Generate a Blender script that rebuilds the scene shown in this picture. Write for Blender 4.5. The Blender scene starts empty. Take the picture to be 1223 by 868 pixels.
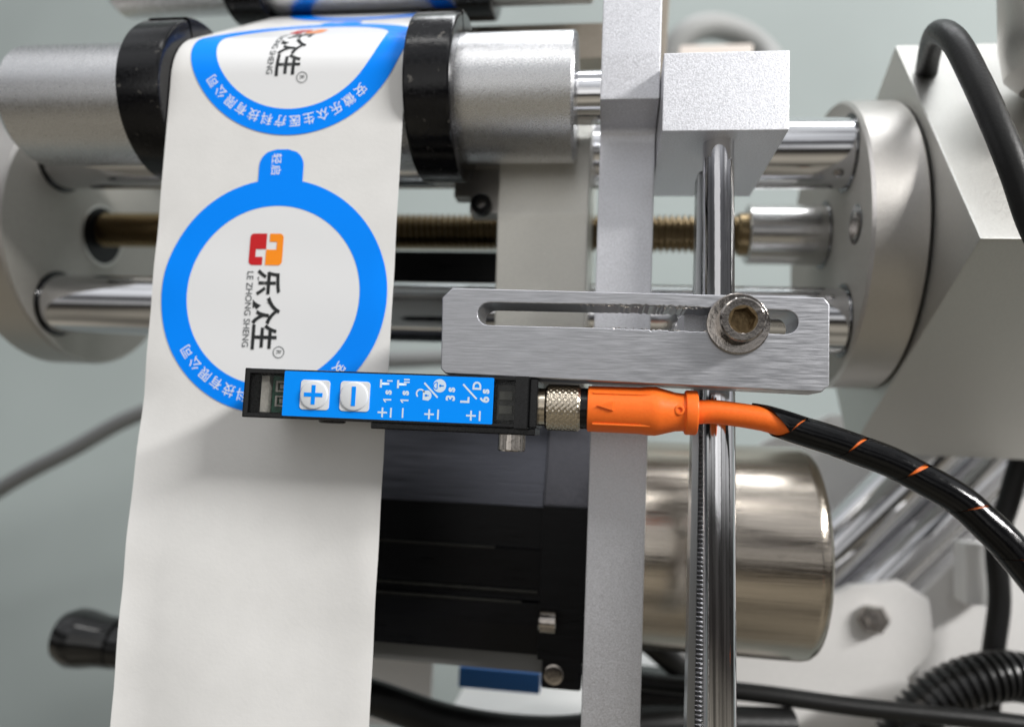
import bpy, bmesh, math, random
from mathutils import Vector, Matrix
random.seed(7)
S = 0.001                      # everything below is written in millimetres
scn = bpy.context.scene
COL = scn.collection

# ------------------------------------------------------------------ camera
cam_d = bpy.data.cameras.new('camera'); cam = bpy.data.objects.new('camera', cam_d); COL.objects.link(cam)
scn.camera = cam
cam_d.sensor_width = 36.0
cam_d.lens = 36.0 * 883.0 / 1223.0
cam_d.clip_start = 0.005; cam_d.clip_end = 20.0
_yaw, _pit, _rol = (math.radians(a) for a in (7.383, -5.61, 1.774))
_Y = Vector((math.tan(_yaw), math.tan(_pit), 1)).normalized()          # machine depth axis seen by the camera
_Z = Vector((math.sin(_rol), math.cos(_rol), 0)); _Z = (_Z - _Z.dot(_Y) * _Y).normalized()
_X = _Y.cross(_Z)
if _X.x < 0: _X = -_X
# rows: camera right / up / forward expressed in world axes
right = Vector((_X.x, _Y.x, _Z.x)); up = Vector((_X.y, _Y.y, _Z.y)); fwd = Vector((_X.z, _Y.z, _Z.z))
cam.matrix_world = Matrix(((right.x, up.x, -fwd.x, 0), (right.y, up.y, -fwd.y, -147 * S),
                           (right.z, up.z, -fwd.z, 0), (0, 0, 0, 1)))
cam_d.dof.use_dof = True
cam_d.dof.focus_distance = 0.152
cam_d.dof.aperture_fstop = 9.0

# ------------------------------------------------------------------ world and lamps
w = bpy.data.worlds.new('World'); scn.world = w; w.use_nodes = True
nt = w.node_tree; nt.nodes.clear()
o_ = nt.nodes.new('ShaderNodeOutputWorld'); bg = nt.nodes.new('ShaderNodeBackground')
tc = nt.nodes.new('ShaderNodeTexCoord'); sp = nt.nodes.new('ShaderNodeSeparateXYZ')
mr = nt.nodes.new('ShaderNodeMapRange'); mr.inputs['From Min'].default_value = -1; mr.inputs['From Max'].default_value = 1
rp = nt.nodes.new('ShaderNodeValToRGB'); e = rp.color_ramp.elements
# elevation bands shaped for the metal's reflections, after a room: pale warm floor, dark machines at waist height, lit walls, dark upper wall, white ceiling
e[0].position = 0.0; e[0].color = (.38, .35, .29, 1)
e[1].position = 1.0; e[1].color = (.95, .97, 1.0, 1)
for p_, c_ in ((.30, (.40, .365, .30, 1)), (.37, (.045, .04, .036, 1)), (.445, (.06, .058, .055, 1)), (.485, (.66, .655, .64, 1)),
               (.545, (.62, .625, .64, 1)), (.585, (.09, .09, .09, 1)), (.66, (.11, .11, .115, 1)), (.70, (.62, .63, .65, 1)), (.82, (.95, .97, 1.0, 1))):
    q_ = e.new(p_); q_.color = c_
nt.links.new(tc.outputs['Generated'], sp.inputs[0]); nt.links.new(sp.outputs['Z'], mr.inputs['Value'])
nt.links.new(mr.outputs[0], rp.inputs[0])
# noise added to vary the chrome's reflections: soft, even variation over the whole sphere
hz = nt.nodes.new('ShaderNodeTexNoise'); hz.inputs['Scale'].default_value = 2.6; hz.inputs['Detail'].default_value = 3.0
hz.inputs['Roughness'].default_value = .55
hr = nt.nodes.new('ShaderNodeMapRange'); hr.inputs['From Min'].default_value = .36; hr.inputs['From Max'].default_value = .64
hr.inputs['To Min'].default_value = .45; hr.inputs['To Max'].default_value = 1.5
hm = nt.nodes.new('ShaderNodeMix'); hm.data_type = 'RGBA'; hm.blend_type = 'MULTIPLY'; hm.inputs[0].default_value = 1
nt.links.new(tc.outputs['Generated'], hz.inputs['Vector']); nt.links.new(hz.outputs['Fac'], hr.inputs['Value'])
nt.links.new(rp.outputs[0], hm.inputs[6]); nt.links.new(hr.outputs[0], hm.inputs[7])
nt.links.new(hm.outputs[2], bg.inputs[0])
bg.inputs[1].default_value = 0.80
nt.links.new(bg.outputs[0], o_.inputs[0])

def lamp(name, loc, target, sx, sy, power, col=(1, 1, 1), roll=0):
    l = bpy.data.lights.new(name, 'AREA'); l.shape = 'RECTANGLE'; l.size = sx; l.size_y = sy
    l.energy = power; l.color = col
    ob = bpy.data.objects.new(name, l); COL.objects.link(ob)
    ob.location = loc
    d = Vector(target) - Vector(loc)
    ob.rotation_euler = d.to_track_quat('-Z', 'Y').to_euler()
    return ob
lamp('ceiling_lamp', (1.15, -0.72, 0.80), (0, 0.03, 0.03), 0.75, 0.08, 34, (1, .985, .96))
lamp('ceiling_lamp', (-0.25, -0.90, 1.45), (0, 0.03, 0.03), 1.3, 0.16, 4, (1, .985, .96))
lamp('front_fill', (-0.45, -1.6, 0.25), (0, 0.03, 0.03), 1.2, 0.9, 2.6, (1, .99, .97))  # unseen soft fill added behind the camera to lighten shadows and front faces
lamp('ceiling_lamp', (0.10, 0.20, 1.60), (0, 0.06, 0.03), 1.3, 0.25, 14, (.97, .985, 1))

scn.view_settings.view_transform = 'Standard'; scn.view_settings.look = 'None'
scn.view_settings.exposure = -0.18; scn.view_settings.gamma = 1.0
scn.view_settings.use_curve_mapping = False
scn.render.engine = 'CYCLES'
scn.render.resolution_x = 1024; scn.render.resolution_y = 726

# ------------------------------------------------------------------ materials
MATS = {}
def mat(name, col, rough=.5, metal=0., bump=0., bscale=2000., stretch=(1, 1, 1), var=0., rvar=0., coat=0.,
        trans=0., ior=1.45, vscale=None, spec=.5, detail=4., alpha=1., bdist=.0002, dirt=0.):
    if name in MATS: return MATS[name]
    m = bpy.data.materials.new(name); m.use_nodes = True; MATS[name] = m
    n = m.node_tree.nodes; L = m.node_tree.links; b = n['Principled BSDF']
    b.inputs['Base Color'].default_value = (*col, 1); b.inputs['Roughness'].default_value = rough
    b.inputs['Metallic'].default_value = metal; b.inputs['Coat Weight'].default_value = coat
    b.inputs['Transmission Weight'].default_value = trans; b.inputs['IOR'].default_value = ior
    b.inputs['Specular IOR Level'].default_value = spec; b.inputs['Alpha'].default_value = alpha
    if bump or var or rvar or dirt:
        t = n.new('ShaderNodeTexCoord'); mp = n.new('ShaderNodeMapping'); mp.inputs['Scale'].default_value = stretch
        L.new(t.outputs['Object'], mp.inputs[0])
        nz = n.new('ShaderNodeTexNoise'); nz.inputs['Scale'].default_value = bscale; nz.inputs['Detail'].default_value = detail
        nz.inputs['Roughness'].default_value = .6
        L.new(mp.outputs[0], nz.inputs['Vector'])
        if bump:
            bp = n.new('ShaderNodeBump'); bp.inputs['Strength'].default_value = bump; bp.inputs['Distance'].default_value = bdist
            L.new(nz.outputs['Fac'], bp.inputs['Height']); L.new(bp.outputs[0], b.inputs['Normal'])
        src = nz
        if vscale:
            src = n.new('ShaderNodeTexNoise'); src.inputs['Scale'].default_value = vscale; src.inputs['Detail'].default_value = 6
            L.new(mp.outputs[0], src.inputs['Vector'])
        if var:
            r = n.new('ShaderNodeValToRGB'); r.color_ramp.elements[0].position = .3; r.color_ramp.elements[1].position = .7
            r.color_ramp.elements[0].color = (*[max(0, c * (1 - var)) for c in col], 1)
            r.color_ramp.elements[1].color = (*[min(1, c * (1 + var)) for c in col], 1)
            L.new(src.outputs['Fac'], r.inputs[0]); out = r.outputs[0]
            if dirt:
                dn = n.new('ShaderNodeTexNoise'); dn.inputs['Scale'].default_value = 420; dn.inputs['Detail'].default_value = 8
                L.new(t.outputs['Object'], dn.inputs['Vector'])
                dr = n.new('ShaderNodeValToRGB'); dr.color_ramp.elements[0].position = .66; dr.color_ramp.elements[1].position = .74
                dr.color_ramp.elements[0].color = (0, 0, 0, 1); dr.color_ramp.elements[1].color = (dirt, dirt, dirt, 1)
                L.new(dn.outputs['Fac'], dr.inputs[0])
                mx = n.new('ShaderNodeMix'); mx.data_type = 'RGBA'
                L.new(dr.outputs[0], mx.inputs[0]); L.new(out, mx.inputs[6])
                mx.inputs[7].default_value = (.34, .32, .29, 1); out = mx.outputs[2]
            L.new(out, b.inputs['Base Color'])
        if rvar:
            ma = n.new('ShaderNodeMapRange'); ma.inputs['From Min'].default_value = .3; ma.inputs['From Max'].default_value = .7
            ma.inputs['To Min'].default_value = max(.02, rough - rvar); ma.inputs['To Max'].default_value = min(1, rough + rvar)
            L.new(src.outputs['Fac'], ma.inputs['Value']); L.new(ma.outputs[0], b.inputs['Roughness'])
    return m
ALU = mat('blasted_aluminium', (.71, .715, .75), .50, 1, bump=.5, bscale=2900, var=.20, rvar=.14, bdist=.00014, detail=6)
ALU_R = mat('roller_aluminium', (.68, .68, .69), .28, 1, bump=.6, bscale=3000, var=.16, rvar=.10, bdist=.00013, detail=6)
ALU_B = mat('brushed_aluminium', (.46, .465, .49), .40, 1, bump=.75, bscale=2600, stretch=(.06, 1, 1), var=.20, rvar=.12, bdist=.00006, detail=8)
ALU_D = mat('flange_aluminium', (.52, .50, .475), .40, 1, bump=.3, bscale=1800, var=.05, rvar=.05)
MILL = mat('milled_slot_wall', (.55, .55, .55), .35, 1, bump=1., bscale=900, stretch=(1, .2, 1), var=.2)
CHROME = mat('ground_chrome', (.78, .78, .80), .07, 1, bump=.06, bscale=900, stretch=(.1, 1, 1), rvar=.02)
CHROME_V = mat('ground_chrome_upright', (.74, .74, .77), .08, 1, bump=.08, bscale=1200, stretch=(1, 1, .1), rvar=.03)
STEEL = mat('spun_stainless', (.53, .475, .41), .20, 1, bump=.25, bscale=1500, stretch=(.04, 1, 1), var=.06, rvar=.05)
NICKEL = mat('nickel_screw', (.40, .365, .335), .10, 1, bump=.25, bscale=900, var=.10, rvar=.06)
NICKEL_IN = mat('socket_steel', (.17, .12, .065), .30, 1, bump=.5, bscale=1200, var=.3)
KNURL = mat('knurled_nickel', (.58, .51, .41), .20, 1, bump=.15, bscale=1500, var=.10)
BRASS = mat('brass_thread', (.21, .155, .085), .28, 1, bump=.2, bscale=1500, var=.15)
BLACK = mat('black_plastic', (.004, .004, .0045), .24, 0, spec=.4, bump=.10, bscale=2500, rvar=.08, bdist=.0001)
BLACK_R = mat('black_collar_plastic', (.004, .004, .005), .17, 0, spec=.4, bump=.35, bscale=1200, rvar=.12, var=.3, bdist=.0001, dirt=.25)
BLACK_A = mat('black_anodised', (.0035, .0035, .0045), .34, 0, spec=.22, bump=.5, bscale=1700, stretch=(.05, 1, 1), var=.3, rvar=.08, bdist=.0001)
GREY_A = mat('dark_grey_anodised', (.10, .10, .115), .42, .6, bump=.4, bscale=1500, var=.15)
RUBBER = mat('black_cable_rubber', (.007, .007, .007), .42, 0, spec=.35, bump=.3, bscale=1500, rvar=.1)
WRAPM = mat('spiral_wrap_plastic', (.003, .003, .0035), .13, 0, spec=.35, bump=.15, bscale=600, rvar=.06)
ORANGE = mat('orange_rubber', (1.0, .18, .022), .42, 0, spec=.3, bump=.35, bscale=1600, var=.06, rvar=.07, bdist=.0001)
ORANGE.node_tree.nodes['Principled BSDF'].inputs['Subsurface Weight'].default_value = .25
ORANGE.node_tree.nodes['Principled BSDF'].inputs['Subsurface Radius'].default_value = (.0012, .0005, .0002)
ORANGE.node_tree.nodes['Principled BSDF'].inputs['Subsurface Scale'].default_value = 1.0
PAPER = mat('liner_paper', (.735, .728, .715), .36, 0, bump=.35, bscale=1100, var=.02, bdist=.00010, vscale=160, rvar=.08)
FILM = mat('label_white_film', (.76, .765, .775), .28, 0, bump=.06, bscale=300)
BLUE = mat('label_blue_print', (.0, .25, 1.0), .34, 0, spec=.12, bump=.06, bscale=300)
BLUE_S = mat('sensor_blue_film', (.0, .28, 1.0), .40, 0, spec=.12, bump=.25, bscale=2200, bdist=.00006)
INK = mat('black_ink', (.012, .014, .015), .35)
GREYINK = mat('grey_ink', (.10, .11, .115), .35)
RED = mat('logo_red_ink', (.55, .004, .008), .32)
AMBER = mat('logo_amber_ink', (.95, .27, .0), .32)
WHITE_INK = mat('white_ink', (.80, .84, .90), .35)
ICE_INK = mat('pale_print', (.62, .74, .86), .4)
BUTTON = mat('button_white', (.70, .72, .745), .38, bump=.1, bscale=900)
SMOKE = mat('smoked_window', (.012, .013, .012), .10, 0, alpha=.16)
PCB = mat('circuit_board_green', (.02, .14, .085), .4, bump=.5, bscale=900, var=.4)
COMP = mat('component_ceramic', (.52, .50, .45), .35, bump=.3, bscale=900, var=.3)
TEALWALL = mat('painted_wall', (.35, .395, .39), .6, bump=.1, bscale=40, var=.14, vscale=2.2)
WHITEP = mat('white_powder_coat', (.72, .71, .70), .42, bump=.2, bscale=900, var=.03)
GREYP = mat('grey_powder_coat', (.38, .39, .385), .45, 0.2, bump=.2, bscale=900, var=.05)
TAUPE = mat('taupe_anodised', (.34, .30, .25), .42, .7, bump=.2, bscale=900, var=.06)
CREAM = mat('cream_plastic', (.60, .57, .48), .42, bump=.1, bscale=900)
BLUEBOX = mat('blue_plastic', (.015, .13, .42), .4, bump=.1, bscale=900)
YELLOW = mat('yellow_plastic', (.6, .5, .03), .45)
GREYCABLE = mat('grey_cable_sheath', (.20, .205, .205), .5, bump=.1, bscale=900)
TEALCARD = mat('teal_card', (.10, .26, .32), .5)

# ------------------------------------------------------------------ helpers
def mk(name, bm, m, parent=None, origin=None, angle=32, flat=False):
    """one mesh object from a bmesh in world millimetres; a part is stored relative to its thing's origin"""
    if parent is not None:
        o = Vector(parent['_o'])
    elif origin is not None: o = Vector(origin)
    else:
        vs = [v.co for v in bm.verts]
        o = Vector(((min(v.x for v in vs) + max(v.x for v in vs)) / 2, (min(v.y for v in vs) + max(v.y for v in vs)) / 2, min(v.z for v in vs)))
    for v in bm.verts: v.co = (v.co - o) * S
    if not flat:
        a = math.radians(angle)
        for f in bm.faces: f.smooth = True
        for ed in bm.edges:
            if len(ed.link_faces) == 2 and ed.calc_face_angle(0) > a: ed.smooth = False
    me = bpy.data.meshes.new(name); bm.to_mesh(me); bm.free()
    me.materials.append(m)
    ob = bpy.data.objects.new(name, me); COL.objects.link(ob)
    if not flat:
        wn = ob.modifiers.new('weighted', 'WEIGHTED_NORMAL'); wn.keep_sharp = True; wn.weight = 90
    if parent is not None: ob.parent = parent
    else: ob.location = o * S
    ob['_o'] = tuple(o)
    return ob
def tag(ob, label, cat, group=None):
    ob['label'] = label; ob['category'] = cat
    if group: ob['group'] = group
    return ob
def thing(name, label, cat, loc, group=None):
    ob = bpy.data.objects.new(name, None); COL.objects.link(ob)
    ob.empty_display_size = .01; ob.location = Vector(loc) * S; ob['_o'] = tuple(float(c) for c in loc)
    return tag(ob, label, cat, group)
def box(x0, x1, y0, y1, z0, z1, bev=.4, seg=2, bm=None):
    b = bmesh.new()
    bmesh.ops.create_cube(b, size=1)
    for v in b.verts:
        v.co = Vector((x0 + (v.co.x + .5) * (x1 - x0), y0 + (v.co.y + .5) * (y1 - y0), z0 + (v.co.z + .5) * (z1 - z0)))
    if bev: bmesh.ops.bevel(b, geom=b.edges[:], offset=bev, segments=seg, profile=.7, affect='EDGES')
    return join(bm, b)
def join(bm, b):
    if bm is None: return b
    me = bpy.data.meshes.new('tmp'); b.to_mesh(me); b.free(); bm.from_mesh(me); bpy.data.meshes.remove(me)
    return bm
def frame(axis):
    a = Vector(axis).normalized()
    h = Vector((0, 0, 1)) if abs(a.z) < .9 else Vector((1, 0, 0))
    u = h.cross(a).normalized(); v = a.cross(u)
    return a, u, v
def lathe(org, axis, prof, n=64, bm=None, caps=True):
    """prof: list of (distance along axis, radius)"""
    b = bmesh.new(); org = Vector(org); a, u, v = frame(axis); rings = []
    for t, r in prof:
        rings.append([b.verts.new(org + a * t + (u * math.cos(2 * math.pi * k / n) + v * math.sin(2 * math.pi * k / n)) * r) for k in range(n)])
    for A, B in zip(rings, rings[1:]):
        for k in range(n):
            b.faces.new((A[k], A[(k + 1) % n], B[(k + 1) % n], B[k]))
    if caps:
        b.faces.new(rings[0][::-1]); b.faces.new(rings[-1])
    bmesh.ops.recalc_face_normals(b, faces=b.faces[:])
    return join(bm, b)
def rod(org, axis, L, r, ch=.5, n=64, bm=None):
    return lathe(org, axis, [(0, r - ch), (ch, r), (L - ch, r), (L, r - ch)], n, bm)
def ring(org, axis, L, ro, ri, ch=.4, n=96, bm=None, a0=0., a1=2 * math.pi, mod=None):
    """tube section; a0..a1 < full turn leaves a split"""
    b = bmesh.new(); org = Vector(org); a, u, v = frame(axis)
    pr = [(0, ri), (0, ro - ch), (ch * .3, ro - ch * .3), (ch, ro), (L - ch, ro), (L - ch * .3, ro - ch * .3), (L, ro - ch), (L, ri)]
    full = abs(a1 - a0 - 2 * math.pi) < 1e-6; cnt = n if full else n + 1; rows = []
    for k in range(cnt):
        an = a0 + (a1 - a0) * k / n
        d = u * math.cos(an) + v * math.sin(an)
        rows.append([b.verts.new(org + a * t + d * (r if mod is None or r == ri else r + mod(an))) for t, r in pr])
    for k in range(n):
        A, B = rows[k], rows[(k + 1) % cnt]
        for i in range(len(pr)):
            j = (i + 1) % len(pr); b.faces.new((A[i], A[j], B[j], B[i]))
    if not full: b.faces.new(rows[0]); b.faces.new(rows[-1][::-1])
    bmesh.ops.recalc_face_normals(b, faces=b.faces[:])
    return join(bm, b)
def spline(pts, n=12):
    P = [Vector(p) for p in pts]; P = [P[0] * 2 - P[1]] + P + [P[-1] * 2 - P[-2]]; out = []
    for i in range(1, len(P) - 2):
        for k in range(n):
            t = k / n; p0, p1, p2, p3 = P[i - 1:i + 3]
            out.append(.5 * ((2 * p1) + (p2 - p0) * t + (2 * p0 - 5 * p1 + 4 * p2 - p3) * t * t + (3 * p1 - p0 - 3 * p2 + p3) * t ** 3))
    out.append(P[-2]); return out
def frames(path):
    T = [(path[min(i + 1, len(path) - 1)] - path[max(i - 1, 0)]).normalized() for i in range(len(path))]
    a, u, v = frame(T[0]); fr = []
    for t in T:
        u = (u - u.dot(t) * t).normalized(); fr.append((t, u, t.cross(u)))
    return fr
def tube(pts, r, n=20, sub=12, bm=None, rfun=None):
    path = spline(pts, sub); fr = frames(path); b = bmesh.new(); rings = []
    for i, (p, (t, u, v)) in enumerate(zip(path, fr)):
        rr = r if rfun is None else rfun(i / (len(path) - 1), i)
        rings.append([b.verts.new(p + (u * math.cos(2 * math.pi * k / n) + v * math.sin(2 * math.pi * k / n)) * rr) for k in range(n)])
    for A, B in zip(rings, rings[1:]):
        for k in range(n): b.faces.new((A[k], A[(k + 1) % n], B[(k + 1) % n], B[k]))
    b.faces.new(rings[0][::-1]); b.faces.new(rings[-1])
    bmesh.ops.recalc_face_normals(b, faces=b.faces[:])
    return join(bm, b)
def prism(poly, x0, x1, bev=.4, bm=None, plane='yz'):
    """convex or concave outline in a plane, pushed from x0 to x1 along the third axis"""
    b = bmesh.new()
    f = {'yz': lambda p, q, t: (t, p, q), 'xz': lambda p, q, t: (p, t, q), 'xy': lambda p, q, t: (p, q, t)}[plane]
    A = [b.verts.new(f(p, q, x0)) for p, q in poly]; B = [b.verts.new(f(p, q, x1)) for p, q in poly]; n = len(poly)
    b.faces.new(A); b.faces.new(B[::-1])
    for k in range(n): b.faces.new((A[k], B[k], B[(k + 1) % n], A[(k + 1) % n]))
    bmesh.ops.recalc_face_normals(b, faces=b.faces[:])
    if bev: bmesh.ops.bevel(b, geom=b.edges[:], offset=bev, segments=2, profile=.7, affect='EDGES')
    return join(bm, b)
def curve_bm(loops, extrude=0., bevel=0.):
    """filled 2-D outlines (holes by even-odd) -> bmesh in (u, v, w)"""
    c = bpy.data.curves.new('tmp', 'CURVE'); c.dimensions = '2D'; c.fill_mode = 'BOTH'
    for lp in loops:
        s = c.splines.new('POLY'); s.points.add(len(lp) - 1)
        for pt, (u, v) in zip(s.points, lp): pt.co = (u, v, 0, 1)
        s.use_cyclic_u = True
    c.extrude = extrude; c.bevel_depth = bevel; c.bevel_resolution = 1; c.offset = -bevel
    return _to_bm(c)
def _to_bm(c):
    ob = bpy.data.objects.new('tmp', c); COL.objects.link(ob)
    dg = bpy.context.evaluated_depsgraph_get(); me = bpy.data.meshes.new_from_object(ob.evaluated_get(dg))
    b = bmesh.new(); b.from_mesh(me); bpy.data.meshes.remove(me)
    bpy.data.objects.remove(ob); bpy.data.curves.remove(c)
    bmesh.ops.remove_doubles(b, verts=b.verts[:], dist=1e-5)
    return b
def text_bm(s, size, fat=0., sx=1.):
    """text centred on (0,0) of its own bounding box, in (u, v)"""
    c = bpy.data.curves.new('tmp', 'FONT'); c.body = s; c.size = size; c.offset = fat; c.fill_mode = 'FRONT'
    c.resolution_u = 4
    b = _to_bm(c)
    xs = [v.co.x for v in b.verts]; ys = [v.co.y for v in b.verts]
    m = Vector(((min(xs) + max(xs)) / 2, (min(ys) + max(ys)) / 2, 0))
    for v in b.verts: v.co = v.co - m; v.co.x *= sx
    return b
def xform(b, fn):
    for v in b.verts: v.co = Vector(fn(v.co.x, v.co.y, v.co.z))
    return b
def circ(cx, cy, r, n=40, a0=0, a1=2 * math.pi):
    return [(cx + r * math.cos(a0 + (a1 - a0) * k / n), cy + r * math.sin(a0 + (a1 - a0) * k / n)) for k in range(n if abs(a1 - a0 - 2 * math.pi) < 1e-6 else n + 1)]
def rrect(x0, x1, y0, y1, r, n=6):
    out = []
    for cx, cy, a in ((x1 - r, y1 - r, 0), (x0 + r, y1 - r, 90), (x0 + r, y0 + r, 180), (x1 - r, y0 + r, 270)):
        out += [(cx + r * math.cos(math.radians(a + 90 * k / n)), cy + r * math.sin(math.radians(a + 90 * k / n))) for k in range(n + 1)]
    return out
def arc_band(cx, cy, ro, ri, a0, a1, n=24):
    return circ(cx, cy, ro, n, a0, a1) + circ(cx, cy, ri, n, a0, a1)[::-1]
def front(b, y): return xform(b, lambda u, v, w: (u, y - w, v))

# ------------------------------------------------------------------ backdrop
wall = mk('wall', box(-2500, 2500, 520, 540, -2000, 2500, 0), TEALWALL); wall['kind'] = 'structure'

# ------------------------------------------------------------------ front guide roller (axis x)
RY, RZ, RR, WR = 34., 85., 16., 16.3
R2 = 12.3
t = thing('guide_roller', 'satin aluminium guide roller with two black split collars, carrying the label strip', 'roller', (-90, RY, RZ - 21))
mk('roller_body', lathe((-162, RY, RZ), (1, 0, 0), [(0, 13.6), (.4, 14.6), (2.2, RR), (150.9, RR), (151.6, RR - .7)], 128), ALU_R, t)
mk('shaft', lathe((-12, RY, RZ), (1, 0, 0), [(0, 7), (1.0, 7), (1.2, 6.6), (7.8, 6.6)], 64), CHROME, t)
for x0, L in ((-123.2, 11.9), (-50.4, 11.6)):
    # the clamp slit sits at the top, behind the paper's leaving line
    c = mk('collar', ring((x0, RY, RZ), (1, 0, 0), L, 21, RR + .02, 1.0, 160, a0=math.radians(122), a1=math.radians(122 + 357.2), mod=lambda an: .55 if an > math.radians(122 + 300) else 0.), BLACK_R, t)
    mk('clamp_screw', lathe((x0 + L / 2, RY + 5, RZ + 20.0), (0, .25, 1.), [(0, 1.7), (.7, 1.7), (.9, 1.4)], 20), NICKEL, c)

# ------------------------------------------------------------------ rear guide roller
LEAVE = math.radians(54.2)
def web_yz(s):
    """paper path: hangs in front, wraps the roller, runs back under the rear roller and up behind it"""
    sl = RZ + WR * LEAVE
    if s <= RZ: return RY - WR, s
    if s <= sl:
        a = (s - RZ) / WR; return RY - WR * math.cos(a), RZ + WR * math.sin(a)
    d = s - sl; L1 = 61.2
    py, pz = RY - WR * math.cos(LEAVE), RZ + WR * math.sin(LEAVE); dy, dz = math.sin(LEAVE), math.cos(LEAVE)
    if d <= L1: return py + d * dy, pz + d * dz
    cy, cz = py + L1 * dy - R2 * dz, pz + L1 * dz + R2 * dy
    a = (d - L1) / R2; a = min(a, 1.4); ex = d - L1 - a * R2
    ang = -math.pi / 2 + (math.pi / 2 - LEAVE) + a
    return cy + R2 * math.cos(ang) - ex * math.sin(ang), cz + R2 * math.sin(ang) + ex * math.cos(ang)
_p = web_yz(RZ + WR * LEAVE + 61.2)
RY2, RZ2 = _p[0] - R2 * math.cos(LEAVE), _p[1] + R2 * math.sin(LEAVE)
t = thing('guide_roller', 'satin aluminium roller above and behind, under which the label strip passes', 'roller', (-90, RY2, RZ2 - 21))
mk('roller_body', lathe((-166, RY2, RZ2), (1, 0, 0), [(0, 9.6), (.4, 10.6), (2.2, 12), (157, 12), (157.6, 11.3)], 128), ALU_R, t)
mk('shaft', lathe((-9, RY2, RZ2), (1, 0, 0), [(0, 6.6), (6, 6.6)], 48), CHROME, t)
for x0, L in ((-124, 12.6), (-50.4, 11.6)):
    mk('collar', ring((x0, RY2, RZ2), (1, 0, 0), L, 16, 12.02, 1.1, 128, a0=math.radians(62), a1=math.radians(62 + 357)), BLACK_R, t)

# ------------------------------------------------------------------ label strip
XL, XR = -111.0, -50.7
def curl(x, s):
    """small waves and edge curl of the hanging paper"""
    k = min(1., max(0., (55 - s) / 60.))
    a = max(0., (XL + 9 - x) / 9.); b_ = max(0., (x - (XR - 5)) / 5.)
    low = min(1., max(0., (5 - s) / 50.))
    rip = .10 * math.sin(s * .21 + x * .05) * math.sin(s * .077 + 1.3) * min(1., max(0., (60 - s) / 20.)) * (1 + 2.2 * (b_ + a))
    return rip + k * (a * a * .35 + b_ * b_ * .45) + low * (.9 * math.sin((x + 95) * .085 + s * .03) - 1.5 * a * a)
def web(x, s, off=0.):
    y, z = web_yz(s); y2, z2 = web_yz(s + .05); dy, dz = y2 - y, z2 - z; l = math.hypot(dy, dz) or 1
    return (x, y - dz / l * off + curl(x, s), z + dy / l * off)
strip = thing('label_strip', 'white backing paper strip with round blue-ringed labels, hanging over the roller', 'label strip', (-81, 18, -105))
b = bmesh.new(); xs = [XL + (XR - XL) * i / 48 for i in range(49)]
ss = [-105 + i * 2.5 for i in range(77)]; ss = [s for s in ss if s < 82] + [82 + i * .8 for i in range(155)]
g = [[b.verts.new(web(x, s)) for x in xs] for s in ss]
for A, B in zip(g, g[1:]):
    for k in range(48): b.faces.new((A[k], A[k + 1], B[k + 1], B[k]))
g2 = [[b.verts.new(web(x, s, -.14)) for x in xs] for s in ss]
for A, B in zip(g2, g2[1:]):
    for k in range(48): b.faces.new((A[k], B[k], B[k + 1], A[k + 1]))
for i in range(len(ss) - 1):
    for k in (0, 48): b.faces.new((g[i][k], g[i + 1][k], g2[i + 1][k], g2[i][k]))
bmesh.ops.recalc_face_normals(b, faces=b.faces[:])
mk('backing_paper', b, PAPER, strip, angle=60)

def on_web(b, cx, cs, off, cut=None):
    """label design (u right, v up) turned a quarter clockwise and laid on the paper"""
    for v in b.verts:
        u, w_ = v.co.x, v.co.y; v.co = Vector((cx + w_, cs - u, 0))
    if cut:
        lo = min(v.co.y for v in b.verts); hi = max(v.co.y for v in b.verts); s = lo + cut
        while s < hi:
            bmesh.ops.bisect_plane(b, geom=b.verts[:] + b.edges[:] + b.faces[:], plane_co=(0, s, 0), plane_no=(0, 1, 0)); s += cut
    for v in b.verts: v.co = Vector(web(v.co.x, v.co.y, off + v.co.z))
    for f in b.faces:
        f.normal_update()
    return b
def polar(r0, r1, nr, n=120):
    b = bmesh.new(); rows = []
    for i in range(nr + 1):
        r = r0 + (r1 - r0) * i / nr
        rows.append([b.verts.new((r * math.cos(2 * math.pi * k / n), r * math.sin(2 * math.pi * k / n), 0)) for k in range(n)] if r > 1e-6 else [b.verts.new((0, 0, 0))])
    for A, B in zip(rows, rows[1:]):
        for k in range(n):
            b.faces.new((A[k], B[k], B[(k + 1) % n], A[(k + 1) % n]) if len(A) > 1 else (A[0], B[k], B[(k + 1) % n]))
    return b
def gridpoly(x0, x1, y0, y1, r, nx=16, ny=14):
    """tab: rectangle with its two far-left corners rounded"""
    b = bmesh.new(); rows = []
    for i in range(nx + 1):
        x = x0 + (x1 - x0) * i / nx; d = max(0., x0 + r - x); h = math.sqrt(max(0, r * r - d * d)) if d > 0 else r
        a0, a1 = y0 + r - h, y1 - r + h
        rows.append([b.verts.new((x, a0 + (a1 - a0) * j / ny, 0)) for j in range(ny + 1)])
    for A, B in zip(rows, rows[1:]):
        for j in range(ny): b.faces.new((A[j], B[j], B[j + 1], A[j + 1]))
    bmesh.ops.remove_doubles(b, verts=b.verts[:], dist=1e-4)
    return b
ARC = '安徽乐众生医疗科技有限公司'
RO, RI = 28.2, 21.6
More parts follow.
